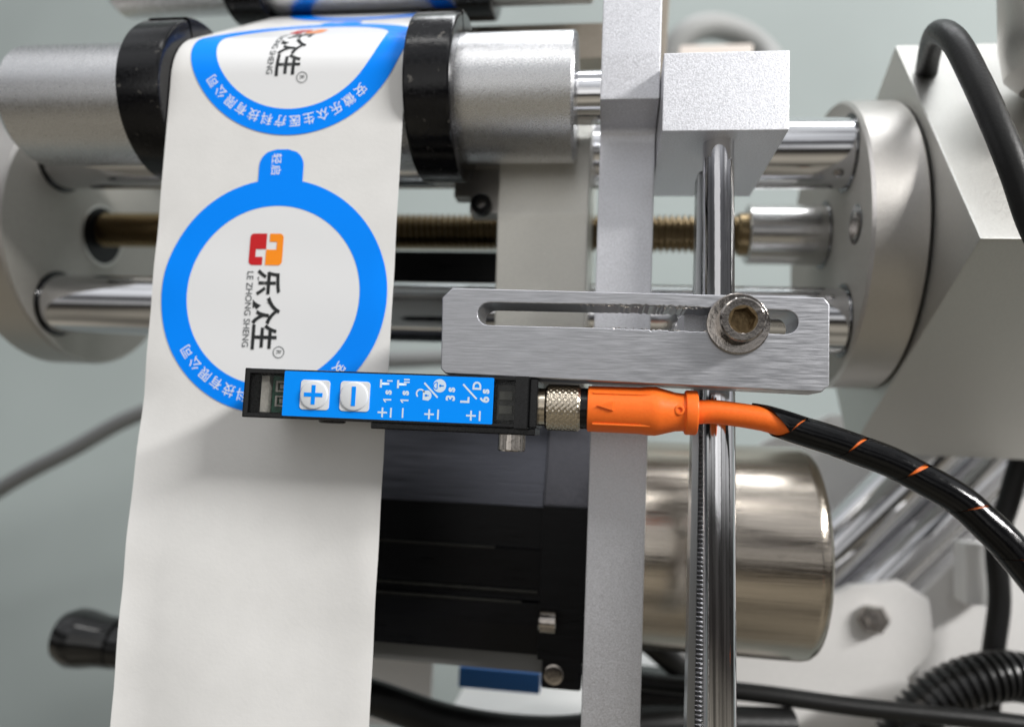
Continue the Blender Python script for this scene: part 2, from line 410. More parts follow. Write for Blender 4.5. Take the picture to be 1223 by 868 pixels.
def label(cx, cs, cut, full=True, tilt=0.):
    lb = mk('label', on_web(polar(0, RI + .3, 22), cx, cs, .10), FILM, strip)
    mk('blue_ring', on_web(polar(RI, RO, 5, 144), cx, cs, .16), BLUE, lb)
    if not full: return lb
    mk('tab', on_web(gridpoly(-35.6, -RO + 2.3, -5.65, 5.65, 4.2), cx, cs, .155), BLUE, lb)
    b = None
    for i, ch in enumerate(ARC):
        a = math.radians(46.0 - i * 8.42)        # clockwise along the ring's right side, heads outward
        g_ = text_bm(ch, 3.15, .012)
        th = a - math.pi / 2; r = 24.75
        g_ = xform(g_, lambda u, v, w: (r * math.cos(a) + u * math.cos(th) - v * math.sin(th), r * math.sin(a) + u * math.sin(th) + v * math.cos(th), 0))
        b = g_ if b is None else join(b, g_)
    mk('ring_lettering', on_web(b, cx, cs, .20, cut), WHITE_INK, lb, flat=True)
    b = None
    for k, ch in enumerate('轻启'):
        g_ = xform(text_bm(ch, 2.75, .01), lambda u, v, w: (u - 33.3 + k * 2.75, v - 1.25, 0)); b = g_ if b is None else join(b, g_)
    mk('tab_lettering', on_web(b, cx, cs, .20, cut), WHITE_INK, lb, flat=True)
    # emblem: red half below, amber half above, each with a square bite
    def em(pts): return xform(curve_bm([pts]), lambda u, v, w: (u, v, 0))
    x0, x1, y0, y1 = -14.8, -7.1, -6.5, 1.9; my = (y0 + y1) / 2; r = 1.0
    def rc(cx_, cy_, a): return [(cx_ + r * math.cos(math.radians(a + 15 * k)), cy_ + r * math.sin(math.radians(a + 15 * k))) for k in range(7)]
    red = rc(x0 + r, y0 + r, 180) + rc(x1 - r, y0 + r, 270) + [(x1, my - .75), (x1 - 2.0, my - .75), (x1 - 2.0, my - 2.6), (x1 - 3.9, my - 2.6), (x1 - 3.9, my - .0), (x0, my - .0)]
    amb = rc(x1 - r, y1 - r, 0) + rc(x0 + r, y1 - r, 90) + [(x0, my + .75), (x0 + 2.0, my + .75), (x0 + 2.0, my + 2.6), (x0 + 3.9, my + 2.6), (x0 + 3.9, my + .0), (x1, my + .0)]
    mk('emblem_red_half', on_web(em(red), cx, cs, .20, cut), RED, lb, flat=True)
    mk('emblem_amber_half', on_web(em(amb), cx, cs, .20, cut), AMBER, lb, flat=True)
    b = None
    for k, (ch, uu) in enumerate((('乐', -2.9), ('众', 3.9), ('生', 10.2))):
        g_ = xform(text_bm(ch, 7.2 if ch == '众' else 6.7, .17, .95), lambda u, v, w: (u + uu, v - 1.15, 0)); b = g_ if b is None else join(b, g_)
    mk('name_lettering', on_web(b, cx, cs, .20, cut), INK, lb, flat=True)
    b = xform(text_bm('LE ZHONG SHENG', 2.25, .015, 1.0), lambda u, v, w: (u, v, 0))
    wd = max(v.co.x for v in b.verts) - min(v.co.x for v in b.verts)
    b = xform(b, lambda u, v, w: (u * 18.2 / wd + 3.6, v - 5.75, 0))
    mk('latin_lettering', on_web(b, cx, cs, .20, cut), GREYINK, lb, flat=True)
    b = xform(curve_bm([circ(0, 0, 1.42), circ(0, 0, 1.24)]), lambda u, v, w: (u, v, 0))
    b = join(b, text_bm('R', 1.75, .0)); b = xform(b, lambda u, v, w: (u + 13.7, v + 2.75, 0))
    mk('registered_mark', on_web(b, cx, cs, .20, cut), GREYINK, lb, flat=True)
    return lb
label(-80.15, 30.0, 3.)
label(-79.3, 97.4, .8)
label(-79.3, 164.8, .8, full=False)

# ------------------------------------------------------------------ upright bar with boss
prof = [(18.2, 150), (19.6, 89.0), (20.4, 78.2), (32.5, 76.4), (33.6, 75.4), (34, 73.5), (34, -112), (52, -112), (52, 150)]
tag(mk('upright_bar', prism(prof, -4.2, 9.5, .55), ALU), 'blasted aluminium upright bar with a stepped boss holding the roller shaft', 'bar')

# ------------------------------------------------------------------ mounting block and the rods it holds
tag(mk('mounting_block', box(9.75, 36.6, 12.5, 57.5, 67.1, 85.0, .35), ALU), 'square blasted aluminium block clamped beside the upright bar', 'block')
d = Vector((2.45, 0, -127)).normalized()
tag(mk('support_rod', rod((22.75, 20, 72), (2.45, 0, -127), 185, 3.45, .3), CHROME_V), 'polished chrome rod running down from the mounting block', 'rod')
rk = thing('toothed_rack', 'slim grey steel rack with fine teeth just behind the chrome support rod', 'rack', (20.5, 28, -115))
b = prism([(19.0, 62), (20.2, 62), (21.0, -115), (19.0, -115)], 25, 31, .15, plane='xz')
mk('rack_bar', b, mat('grey_rack_steel', (.42, .43, .44), .30, 1, bump=.2, bscale=900, stretch=(1, 1, .1)), rk)
b = bmesh.new(); n = 16; rings = []
for i in range(178 * 4 + 1):
    z = 63 - i * .25; r = 1.5 + (.30, .05, -.35, .05)[i % 4]; cx = 21.2 + (63 - z) / 178 * .5
    rings.append([b.verts.new((cx + r * math.cos(2 * math.pi * k / n), 27.5 + r * math.sin(2 * math.pi * k / n), z)) for k in range(n)])
for A, B in zip(rings, rings[1:]):
    for k in range(n): b.faces.new((A[k], A[(k + 1) % n], B[(k + 1) % n], B[k]))
bmesh.ops.recalc_face_normals(b, faces=b.faces[:])
mk('teeth', b, mat('dark_thread_steel', (.34, .34, .35), .28, 1, bump=.2, bscale=900), rk)

# ------------------------------------------------------------------ slotted bracket
br = thing('slotted_bracket', 'brushed aluminium bracket with a long slot, galled where the screw has been clamped', 'bracket', (3.5, 2, 10))
out = [(-33.0, 29.35), (-35.1, 27.3), (-34.6, 12.4), (-33.6, 11.4), (40.6, 10.2), (42.05, 11.6), (42.05, 27.4), (41.0, 28.7)]
rnd = random.Random(3)
def gall(x): return max(0., 1 - abs(x - 8) / 16.)
sl = []
x0, x1, zt0, zb0 = -27.4, 36.2, 26.35, 21.75
rs = 2.3
for k in range(13):
    a = math.radians(90 + 180 * k / 12); sl.append((x0 + rs + rs * math.cos(a), 24.05 + rs * math.sin(a)))
N = 150
for k in range(1, N):
    x = x0 + rs + (x1 - x0 - 2 * rs) * k / N
    sl.append((x, 21.75 - .05 * rnd.random() - gall(x) * .55 * max(0, rnd.random() - .35) - .012 * max(0, x)))
for k in range(13):
    a = math.radians(-90 + 180 * k / 12); sl.append((x1 - rs + rs * math.cos(a), 23.7 + rs * math.sin(a)))
for k in range(N - 1, 0, -1):
    x = x0 + rs + (x1 - x0 - 2 * rs) * k / N
    sl.append((x, 26.35 + .05 * rnd.random() + gall(x) * .6 * max(0, rnd.random() - .35) - .012 * max(0, x)))
b = curve_bm([out, sl], 4.9, .22)
mk('plate', front(b, 7.1), ALU_B, br, angle=20)
b = None
for k in range(70):                      # torn metal burrs along the galled edges
    top = k % 2; x = rnd.gauss(8, 7.5); z = (26.3 if top else 21.7) + rnd.uniform(-.18, .18) - .012 * max(0, x)
    g_ = bmesh.new(); bmesh.ops.create_icosphere(g_, subdivisions=1, radius=1)
    sx, sy, sz = rnd.uniform(.15, .55), rnd.uniform(.08, .22), rnd.uniform(.08, .24)
    for v in g_.verts: v.co = Vector((x + v.co.x * sx * rnd.uniform(.6, 1.3), 2.05 + rnd.uniform(0, .5) + v.co.y * sy, z + v.co.z * sz * rnd.uniform(.6, 1.3)))
    b = g_ if b is None else join(b, g_)
bb = mk('burr', b, mat('torn_aluminium', (.72, .68, .64), .3, 1, bump=.6, bscale=1500, var=.2), br, flat=True); bb['kind'] = 'stuff'
mk('clamp_jaw', box(15.2, 31.6, 10.9, 27, 20.6, 27.2, .3), ALU, br)
wa = mk('washer', ring((24.7, 2.15, 23.05), (0, -1, 0), 1.25, 6.1, 3, .35, 96), NICKEL, br)
sc = mk('cap_screw', lathe((24.75, .95, 23.1), (0, -1, 0), [(0, 4.2), (.15, 4.32), (4.6, 4.32), (4.85, 4.2), (5.0, 3.95), (5.0, 2.75), (4.75, 2.45), (2.4, 2.35)], 96, caps=False), NICKEL, br, angle=28)
# hex socket
b = bmesh.new()
hx = [(24.75 + 2.42 * math.cos(math.radians(60 * k + 12)), 23.1 + 2.42 * math.sin(math.radians(60 * k + 12))) for k in range(6)]
A = [b.verts.new((x, -4.02, z)) for x, z in hx]; B = [b.verts.new((x, -.9, z)) for x, z in hx]
b.faces.new(B)
for k in range(6): b.faces.new((A[k], A[(k + 1) % 6], B[(k + 1) % 6], B[k]))
cc = b.verts.new((24.75, -.4, 23.1))
oc = [b.verts.new((24.75 + 2.9 * math.cos(2 * math.pi * k / 48 + math.radians(12)), -4.0, 23.1 + 2.9 * math.sin(2 * math.pi * k / 48 + math.radians(12)))) for k in range(48)]
for k in range(6):
    for j in range(8): b.faces.new((A[k] if j < 4 else A[(k + 1) % 6], oc[(k * 8 + j) % 48], oc[(k * 8 + j + 1) % 48]))
    b.faces.new((A[k], oc[(k * 8 + 4) % 48], A[(k + 1) % 6]))
bmesh.ops.recalc_face_normals(b, faces=b.faces[:])
mk('hex_socket', b, NICKEL_IN, sc, flat=True)

# ------------------------------------------------------------------ photoelectric fork sensor
se = thing('fork_sensor', 'black and blue label sensor with plus and minus buttons reaching over the strip', 'sensor', (-46, 8, .7))
b = box(-67.5, -23.1, .1, 14.3, .75, 11.05, .35)                      # middle
b = box(-76.25, -67.2, 4.2, 14.2, .8, 11.0, .35, bm=b)                # window end: floor, then its rim
b = box(-76.3, -75.1, 0, 4.6, .7, 11.1, .3, bm=b)
b = box(-75.5, -67.3, .05, 4.6, 9.95, 11.05, .25, bm=b)
b = box(-75.5, -67.3, .05, 4.6, .72, 1.75, .25, bm=b)
b = box(-23.4, -17.6, 3.4, 14.25, .85, 11.0, .3, bm=b)                # second window
b = box(-23.3, -17.5, .07, 3.6, 10.25, 11.0, .2, bm=b)
b = box(-23.3, -17.5, .07, 3.6, .8, 1.6, .2, bm=b)
b = box(-18.7, -15.9, -.2, 14.3, .55, 11.25, .35, bm=b)               # end wall with a ridge
b = box(-15.9, -14.2, 1.2, 13.8, 1.0, 10.8, .3, bm=b)
b = box(-48.2, -16.4, 13.6, 34, .3, 11.15, .4, bm=b)                  # throat and rear arm behind the paper
b = box(-74, -47.6, 21.5, 33.9, .5, 11.05, .4, bm=b)
b = box(-49, -14.6, 2.5, 13.4, -.55, .9, .25, bm=b)
b = lathe((-59.3, 7.5, .85), (0, 0, -1), [(0, 3.0), (.5, 2.8), (.7, 2.3)], 32, bm=b)
mk('housing', b, BLACK, se)
mk('face_film', front(curve_bm([rrect(-67.45, -23.05, 1.35, 10.7, .25)], .05), .02), BLUE_S, se)
for cx, cz, nm in ((-60.54, 5.9, 'plus'), (-51.93, 5.9, 'minus')):
    bt = mk('button', front(curve_bm([rrect(cx - 3.15, cx + 3.2, cz - 3.1, cz + 3.1, .75)], .06, .05), -.08), BUTTON, se)
    mk('button_dome', lathe((cx - .1, -.1, cz), (0, -1, 0), [(0, 3.02), (.25, 3.0), (.45, 2.85), (.55, 2.5), (.58, .01)], 64), BUTTON, bt)
    pl = [rrect(cx - .50, cx + .38, cz - 2.0, cz + 2.0, .06)] if nm == 'minus' else \
        [[(cx - .1 + p, cz + q) for p, q in ((-.42, .42), (-.42, 2.0), (.42, 2.0), (.42, .42), (2.0, .42), (2.0, -.42), (.42, -.42), (.42, -2.0), (-.42, -2.0), (-.42, -.42), (-2.0, -.42), (-2.0, .42))]]
    mk(nm + '_sign', front(curve_bm(pl, .03), -.70), BLUE_S, bt)
# printed legend, read from below upwards
def rtext(s, x, z, size, fat=.03):
    return xform(text_bm(s, size, fat), lambda u, v, w: (x - v, -.06, z + u))
def stroke(x0, z0, x1, z1, wd):
    dx, dz = x1 - x0, z1 - z0; l = math.hypot(dx, dz); nx, nz = -dz / l * wd / 2, dx / l * wd / 2
    return front(curve_bm([[(x0 + nx, z0 + nz), (x1 + nx, z1 + nz), (x1 - nx, z1 - nz), (x0 - nx, z0 - nz)]]), -.06)
pieces = []
for x, z, bar in ((-45.89, 2.85, 1.8), (-36.08, 2.87, 1.85), (-27.45, 2.92, 1.8)):
    pl = [(x + p * 1.0, z + q * 1.0) for p, q in ((-.18, .18), (-.18, 1), (.18, 1), (.18, .18), (1, .18), (1, -.18), (.18, -.18), (.18, -1), (-.18, -1), (-.18, -.18), (-1, -.18), (-1, .18))]
    pieces += [front(curve_bm([pl]), -.06), stroke(x + bar, z - 1.0, x + bar, z + 1.0, .36)]
pieces.append(stroke(-41.6, 1.9, -41.6, 3.9, .34))
for x in (-45.0, -41.38):
    pieces += [front(curve_bm([[(x - .85, 5.66), (x + .85, 5.66), (x + .85, 5.34), (x - .45, 5.34), (x - .15, 4.95), (x - .5, 4.95), (x - .85, 5.4)]]), -.06), rtext('s', x + .2, 7.0, 2.5, .095), rtext('T', x - .75, 8.75, 2.6, .10)]
pieces += [stroke(-45.25, 9.35, -44.1, 9.35, .3), stroke(-41.7, 9.2, -40.5, 9.2, .3), stroke(-41.7, 9.75, -40.5, 9.75, .3)]
pieces += [rtext('3', -31.85, 6.3, 2.5, .095), rtext('s', -31.62, 8.0, 2.5, .095), stroke(-37.4, 9.2, -34.5, 6.3, .38)]
pieces += [rtext('L', -28.85, 6.05, 2.5, .095), stroke(-29.35, 9.2, -26.45, 6.3, .38), rtext('D', -26.5, 9.0, 2.35, .095), rtext('6', -24.85, 6.25, 2.5, .095), rtext('s', -24.58, 7.9, 2.5, .095)]
# padlocks: open one and closed one
pieces.append(front(curve_bm([[(-37.6, 5.75), (-37.6, 7.55)] + circ(-36.9, 6.65, 1.12, 20, math.radians(70), math.radians(-70))]), -.06))
pieces.append(front(curve_bm([arc_band(-38.1, 7.0, .98, .66, math.radians(20), math.radians(230))]), -.06))
pieces.append(front(curve_bm([circ(-34.2, 8.72, 1.36)]), -.06))
b = pieces[0]
for p_ in pieces[1:]: b = join(b, p_)
mk('legend', b, ICE_INK, se, flat=True)
b = front(curve_bm([arc_band(-34.75, 8.72, .78, .58, math.radians(90), math.radians(270))]), -.09)
for q_ in ([circ(-34.05, 8.72, .26, 16)], [rrect(-34.0, -33.3, 8.6, 8.84, .05)], [rrect(-34.78, -34.60, 8.0, 9.45, .05)], [circ(-36.95, 6.65, .25, 16)], [rrect(-36.9, -36.3, 6.54, 6.76, .05)]):
    b = join(b, front(curve_bm(q_), -.09))
mk('padlock_mark', b, BLUE_S, se, flat=True)
# insides of the two windows
pc = mk('circuit_board', box(-71.3, -67.4, 3.0, 4.3, 2.0, 9.8, .05), PCB, se)
for z in (7.5, 4.4):
    b = front(curve_bm([rrect(-70.3, -67.8, z - 1.15, z + 1.15, .1), rrect(-69.9, -68.2, z - .8, z + .8, .1)], .25), 2.6)
    b = box(-69.35, -68.5, 2.3, 3.1, z - .45, z + .45, .08, bm=b)
    mk('light_emitting_diode', b, COMP, pc)
mk('sensor_chip', box(-73.35, -71.6, 1.9, 4.3, 1.95, 9.7, .12), COMP, se)
mk('window', box(-75.3, -67.35, .55, .95, 1.6, 10.15, .0), SMOKE, se)
mk('display', box(-22.6, -18.9, 2.4, 3.45, 2.3, 9.5, .1), mat('grey_display', (.06, .06, .055), .25, bump=.2, bscale=500, var=.5), se)
for z in (4.4, 7.3): mk('display_segment', box(-22.2, -19.4, 2.1, 2.6, z - .9, z + .9, .2), mat('display_lens', (.14, .14, .12), .12), se)
mk('window', box(-23.0, -18.6, .45, .85, 1.5, 10.3, .0), SMOKE, se)
b = lathe((-19.9, 7.2, .6), (0, 0, -1), [(0, 3.0), (.8, 3.0), (.9, 2.85), (4.3, 2.85), (4.6, 2.6), (4.6, 1.6), (2.6, 1.5)], 48, caps=False)
for v in b.verts:
    if v.co.z < -.35 and (Vector((v.co.x + 19.9, v.co.y - 7.2)).length > 2.7):
        a = math.atan2(v.co.y - 7.2, v.co.x + 19.9); k = 1 + .012 * math.cos(a * 24); v.co.x = -19.9 + (v.co.x + 19.9) * k; v.co.y = 7.2 + (v.co.y - 7.2) * k
mk('mounting_screw', b, NICKEL, se)

# ------------------------------------------------------------------ connector and cable
CY, CZ = 6.2, 5.45
cn = thing('sensor_cable', 'orange cable whose round plug is screwed into the sensor', 'cable', (5, CY, 1))
mk('plug_neck', lathe((-15, CY, CZ), (1, 0, 0), [(0, 3.5), (.3, 3.9), (2.2, 3.9), (2.4, 3.5), (3.2, 3.5)], 64), KNURL, cn)
b = bmesh.new(); n = 120; rings = []; L = 7.2; m_ = 44
for i in range(m_ + 1):
    tt = L * i / m_; row = []
    for k in range(n):
        a = 2 * math.pi * k / n; q = 26
        h1 = math.sin(a * q / 2 + tt * 2.6); h2 = math.sin(a * q / 2 - tt * 2.6)
        edge = min(1, tt / .5, (L - tt) / .5)
        r = 4.72 + .20 * edge * (abs(h1 * h2) ** .6 - .5) - .35 * (1 - edge)
        if 3.35 < tt < 3.75: r -= .0
        row.append(b.verts.new((-12.9 + tt, CY + r * math.cos(a), CZ + r * math.sin(a))))
    rings.append(row)
for A, B in zip(rings, rings[1:]):
    for k in range(n): b.faces.new((A[k], A[(k + 1) % n], B[(k + 1) % n], B[k]))
b.faces.new(rings[0]); b.faces.new(rings[-1][::-1]); bmesh.ops.recalc_face_normals(b, faces=b.faces[:])
mk('knurled_nut', b, KNURL, cn, angle=50)
mk('gasket', lathe((-5.9, CY, CZ), (1, 0, 0), [(0, 4.0), (.2, 4.2), (1.9, 4.2)], 48), BLACK, cn)
prof = [(0, 3.9), (0, 4.55), (.15, 4.68), (10.5, 4.74), (12.2, 4.95), (13.6, 4.98), (14.6, 4.75), (17.6, 3.95), (19.0, 3.8), (19.4, 3.85), (19.55, 4.35), (19.8, 4.5), (21.6, 4.5), (21.9, 4.3), (22.0, 3.0)]
pg = mk('plug_sleeve', lathe((-4.25, CY, CZ), (1, 0, 0), prof, 96), ORANGE, cn, angle=40)
b = bmesh.new(); tri = [(-2.5, 0), (1.0, 1.05), (1.0, -1.05)]
A = [b.verts.new((x, CY - 4.3, CZ + .5 + z)) for x, z in tri]; B = [b.verts.new((x * .86 - .05, CY - 5.15, CZ + .5 + z * .8)) for x, z in tri]
b.faces.new(B)
for k in range(3): b.faces.new((A[k], A[(k + 1) % 3], B[(k + 1) % 3], B[k]))
bmesh.ops.recalc_face_normals(b, faces=b.faces[:]); mk('arrow_mark', b, ORANGE, pg, flat=True)
mk('moulded_dimple', ring((13.9, CY - 3.55, CZ + .3), (0, -1, 0), .65, 1.0, .55, .15, 32), ORANGE, pg)
for s_ in (-1, 1): mk('grip_rib', box(-3.2, 8.2, CY - 3.9, CY - 3.3, CZ + s_ * 3.1 - .2, CZ + s_ * 3.1 + .2, .15), ORANGE, pg)
path = [(17, CY, CZ), (20.6, 6.2, 5.8), (25.5, 6.2, 5.42), (29.5, 6.0, 4.9), (32.7, 5.8, 4.2), (44.4, 5, .75), (54.5, 4, -2.9), (64.6, 2.5, -8.5), (69.8, 1.4, -13.3), (75.1, 0, -19.6), (79.6, -1.5, -26.7), (82.4, -3, -34), (86, -5, -48), (88, -7, -62)]
mk('cable', tube(path[:], 2.42, 28, 10), ORANGE, cn)
# spiral wrap: one helical band with thin gaps
pth = spline([(24.5, 6.2, 5.5)] + path[3:], 24); fr = frames(pth); acc = [0.]
for p, q in zip(pth, pth[1:]): acc.append(acc[-1] + (q - p).length)
def on_path(d):
    d = min(max(d, 0), acc[-1] - 1e-4); i = max(j for j in range(len(acc)) if acc[j] <= d); i = min(i, len(pth) - 2)
    f = (d - acc[i]) / (acc[i + 1] - acc[i]); return pth[i].lerp(pth[i + 1], f), fr[i]
b = bmesh.new(); PITCH, GAP, R0 = 11.4, .55, 2.78; nseg = 44; turns = (acc[-1] - PITCH) / PITCH; NW = 12; rows = []
import bisect
def on_path(d):
    d = min(max(d, 0.), acc[-1] - 1e-4); i = min(max(bisect.bisect_right(acc, d) - 1, 0), len(pth) - 2)
    f = (d - acc[i]) / (acc[i + 1] - acc[i]); t0, u0, v0 = fr[i]; t1, u1, v1 = fr[i + 1]
    u = u0.lerp(u1, f).normalized(); v = v0.lerp(v1, f).normalized()
    return pth[i].lerp(pth[i + 1], f), u, v
jit = random.Random(5); gj = [jit.uniform(-.45, .75) for _ in range(40)]
for i in range(int(turns * nseg)):
    ph = -2 * math.pi * i / nseg + math.radians(200); a = PITCH * i / nseg; row = []
    tn = i / nseg; pp, uu_, vv_ = on_path(a + PITCH); fc = (uu_ * math.cos(ph) + vv_ * math.sin(ph)).dot(Vector((.1, -.75, .66)))
    gap = .10 + max(0., fc) ** 2 * ((.30, .55, .75, .35)[int(tn)] if tn < 4 else .08)
    for k in range(NW + 1):
        d_ = a + max(PITCH - gap, 1) * k / NW
        if i < 14: d_ = a + (PITCH - gap) * (1 - (1 - k / NW) * (i / 14)) if True else d_
        p, u, v = on_path(d_)
        r = R0 + (f_ := min(1., a / 60.)) * .35 + .10 * math.sin(k / NW * math.pi) + (.35 * (1 - i / 14) if i < 14 else 0)
        row.append(b.verts.new(p + (u * math.cos(ph) + v * math.sin(ph)) * r))
    rows.append(row)
for A, B in zip(rows, rows[1:]):
    for k in range(NW): b.faces.new((A[k], A[k + 1], B[k + 1], B[k]))
bmesh.ops.recalc_face_normals(b, faces=b.faces[:]); b.normal_update()
bmesh.ops.solidify(b, geom=b.faces[:], thickness=-.55)
bmesh.ops.recalc_face_normals(b, faces=b.faces[:])
tag(mk('spiral_wrap', b, WRAPM, angle=50), 'glossy black spiral wrap wound around the orange cable', 'cable wrap')

# ------------------------------------------------------------------ carriage: flanges, guide rods, lead screw, block
FY, FZ = 93., 62.
fl = thing('end_flange', 'thick round aluminium flange with screw hole on the side of the tilted square block', 'flange', (73, FY, FZ - 44))
mk('disc', lathe((66, FY, FZ), (1, 0, 0), [(0, 20), (0, 43.2), (.8, 44), (13.8, 44), (14.4, 43.4)], 128), ALU_D, fl)
FACE = mat('turned_face', (.40, .385, .355), .72, .35, bump=.3, bscale=1500, var=.06)
mk('face_disc', ring((65.94, FY, FZ), (1, 0, 0), .3, 43.1, .5, .05, 128), FACE, fl)
hs = mk('screw_recess', lathe((65.88, 62.5, 61), (1, 0, 0), [(0, 5.6), (.05, 5.2)], 32), BLACK, fl)
mk('recessed_screw', lathe((65.5, 62.8, 60.6), (1, 0, 0), [(0, 1.6), (.0, 3.4), (.2, 3.7), (.4, 3.7)], 24), NICKEL, hs)
fl2 = thing('end_flange', 'round flange with a counterbored hole for the brass lead screw', 'flange', (-190, FY, FZ - 45))
mk('disc', lathe((-183, FY, FZ + 1), (-1, 0, 0), [(0, 20), (0, 44.4), (.8, 45.2), (15, 45.2)], 128), ALU_D, fl2)
mk('face_disc', ring((-182.94, FY, FZ + 1), (-1, 0, 0), .3, 44.3, .5, .05, 128), FACE, fl2)
mk('counterbore', lathe((-182.88, 93, 64), (1, 0, 0), [(0, 10.2), (.05, 9.9)], 48), BLACK_A, fl2)
mk('counterbore_lip', ring((-182.90, 93, 64), (1, 0, 0), .3, 10.9, 10.1, .1, 48), ALU_D, fl2)
for nm, y, z, r, lab in (('guide_rod', 70, 84, 10.0, 'upper polished guide rod between the two flanges, level with the mounting block'),
                         ('guide_rod', 75, 36, 9.6, 'lower polished guide rod between the two flanges, level with the slotted bracket')):
    tag(mk(nm, rod((-184, y, z), (1, 0, 0), 251, r, .3), CHROME), lab, 'rod')
for par, xs_, dx in ((fl, 65.86, -1), (fl2, -182.86, 1)):
    for y, z, rr in ((70, 84, 10.0), (75, 36, 9.6)) + (((FY + 1, 66.5, 9.6),) if par is fl else ()):
        mk('contact_edge_ring', ring((xs_, y, z), (dx, 0, 0), .25, rr + 1.1, rr + .05, .05, 64), BLACK, par)  # thin black rings added to draw the dark contact edge round each rod
ls = thing('lead_screw', 'brass-coloured lead screw with a polished end sleeve between the guide rods', 'lead screw', (-60, FY, 58))
b = bmesh.new(); n = 24; rings = []; i = 0
tt = -184.
while tt < 45:
    r = 6.1 + (.0, -1.15, -1.15, .0)[i % 4]
    ph = 0
    rings.append([b.verts.new((tt + 2.0 * k / n * 1.0, FY + 1 + r * math.cos(2 * math.pi * k / n), 66.5 + r * math.sin(2 * math.pi * k / n))) for k in range(n)])
    tt += (.55, .35, .55, .55)[i % 4]; i += 1
for A, B in zip(rings, rings[1:]):
    for k in range(n): b.faces.new((A[k], A[(k + 1) % n], B[(k + 1) % n], B[k]))
bmesh.ops.recalc_face_normals(b, faces=b.faces[:])
mk('thread', b, BRASS, ls, flat=True)
mk('end_sleeve', rod((42, FY + 1, 66.5), (1, 0, 0), 24.5, 9.6, .5), mat('ground_sleeve_steel', (.60, .59, .58), .22, 1, bump=.15, bscale=900, stretch=(.1, 1, 1), rvar=.05), ls)
mk('brass_nut', lathe((39.2, FY + 1, 66.5), (1, 0, 0), [(0, 6.4), (.4, 6.9), (2.8, 7.0)], 24), BRASS, ls)
tag(mk('carriage_block', prism([(60, 96), (46.5, 80), (46.5, 58.6), (51.5, 20), (60, 14), (112, 14), (112, 96)], -31.6, -6.9, .8), mat('cast_aluminium', (.78, .765, .71), .46, 1, bump=.4, bscale=2600, var=.08, rvar=.08)), 'broad aluminium carriage block riding on the guide rods behind the upright bar', 'block')
# small clamp with black thumb screw
cl = thing('rod_clamp', 'small stepped clamp with a black screw under the guide roller collar', 'clamp', (-45, 70, 58))
b = box(-46, -31.7, 56, 62, 66.5, 72.5, .5); b = box(-53.5, -31.8, 57, 63, 72.2, 75.6, .8, bm=b); b = box(-51.5, -31.75, 56.4, 63, 75.2, 78.5, .8, bm=b)
b = box(-41, -31.8, 55, 62.5, 61.5, 67, .4, bm=b)
mk('clamp_body', b, ALU_D, cl)
b = lathe((-37.3, 55.2, 63.3), (0, -1, 0), [(0, 2.9), (3.2, 2.9), (3.4, 2.6), (3.4, 1.3), (1.6, 1.2)], 32, caps=False)
mk('black_screw', b, BLACK, cl)
# dark bar under the screw
tag(mk('cover_strip', box(-120, -31.9, 84, 92, 47.5, 57.5, .6), BLACK_A), 'black strip running behind, just under the lead screw', 'strip')

# ------------------------------------------------------------------ tilted square block, its cable, sleeve
poly = [(75, 119), (26.5, 47.4), (117.5, -2.0), (166, 69.6)]
tag(mk('tilted_block', prism(poly, 81, 175, .9), mat('tilted_block_aluminium', (.57, .565, .54), .5, 1, bump=.3, bscale=1800, var=.06, rvar=.06)), 'large square-section aluminium block turned on its corner beside the flange', 'block')
tag(mk('cable', tube([(92, 84, 100), (86, 66, 106.5), (79.6, 46, 104.6), (77.3, 36, 101.2), (77.2, 28, 93.9), (78.4, 22, 82.2), (80.6, 18, 69.9), (83.1, 16, 59), (87.3, 16, 45.5), (95, 18, 36), (115, 20, 26)], 2.9, 24), RUBBER), 'thick black cable looping over the tilted square block', 'cable', None)
tag(mk('sleeve_housing', lathe((112, 38, 122), (.15, .12, -1), [(-10, 9), (0, 19), (18, 20.5), (26, 20), (30, 17), (31, 10)], 64), ALU_D), 'rounded grey housing poking in above the tilted block', 'housing')

# ------------------------------------------------------------------ black motor body and steel drum
mo = thing('motor_body', 'black motor body with a sloping upper side, behind the label strip', 'motor', (-50, 75, -62))
mk('casing', prism([(60, -60), (59, -52), (59, -46.2), (60.4, -45.6), (60.4, -43.5), (59, -42.8), (58.6, -32), (59.4, -31.4), (59.4, -20), (73, 8), (110, 8), (110, -60)], -112, -16.9, .3), BLACK_A, mo)
mk('end_cap', prism([(58, -58), (58, -19.4), (71, 8.6), (110, 8.6), (110, -58)], -16.8, -4.6, .4), GREY_A, mo)
SH = mat('sheen_black_anodised', (.085, .088, .105), .40, .75, bump=.8, bscale=1500, stretch=(.03, 1, 1), var=.35, rvar=.1, bdist=.0001)  # lighter copy of the black anodising, its sheen painted into the colour
mk('sheen_slope', prism([(59.0, -20.2), (72.9, 8.3), (74.0, 8.3), (60.0, -20.8)], -111.5, -17.1, .1), SH, mo)  # thin skin added over the casing slope to carry that sheen
for z, xa, xb in ((-43.0, -111, -17.5), (-46.0, -111, -22), (-31.8, -80, -30)): mk('highlight_strip', box(xa, xb, 58.3, 59.2, z - .3, z + .3, .12), mat('edge_highlight_grey', (.03, .03, .026), .4, .3, bump=.3, bscale=600, var=.5), mo)  # lighter strips painting bevel highlights onto the casing front
mk('black_plate', box(-16.9, -4.4, 56, 57.9, -60, -19.6, .3), BLACK_A, mo)
mk('cover_screw', lathe((-16.6, 54.5, -49.5), (1, 0, 0), [(0, 2.8), (.4, 3.2), (4.4, 3.2), (4.6, 2.9)], 32), NICKEL, mo)
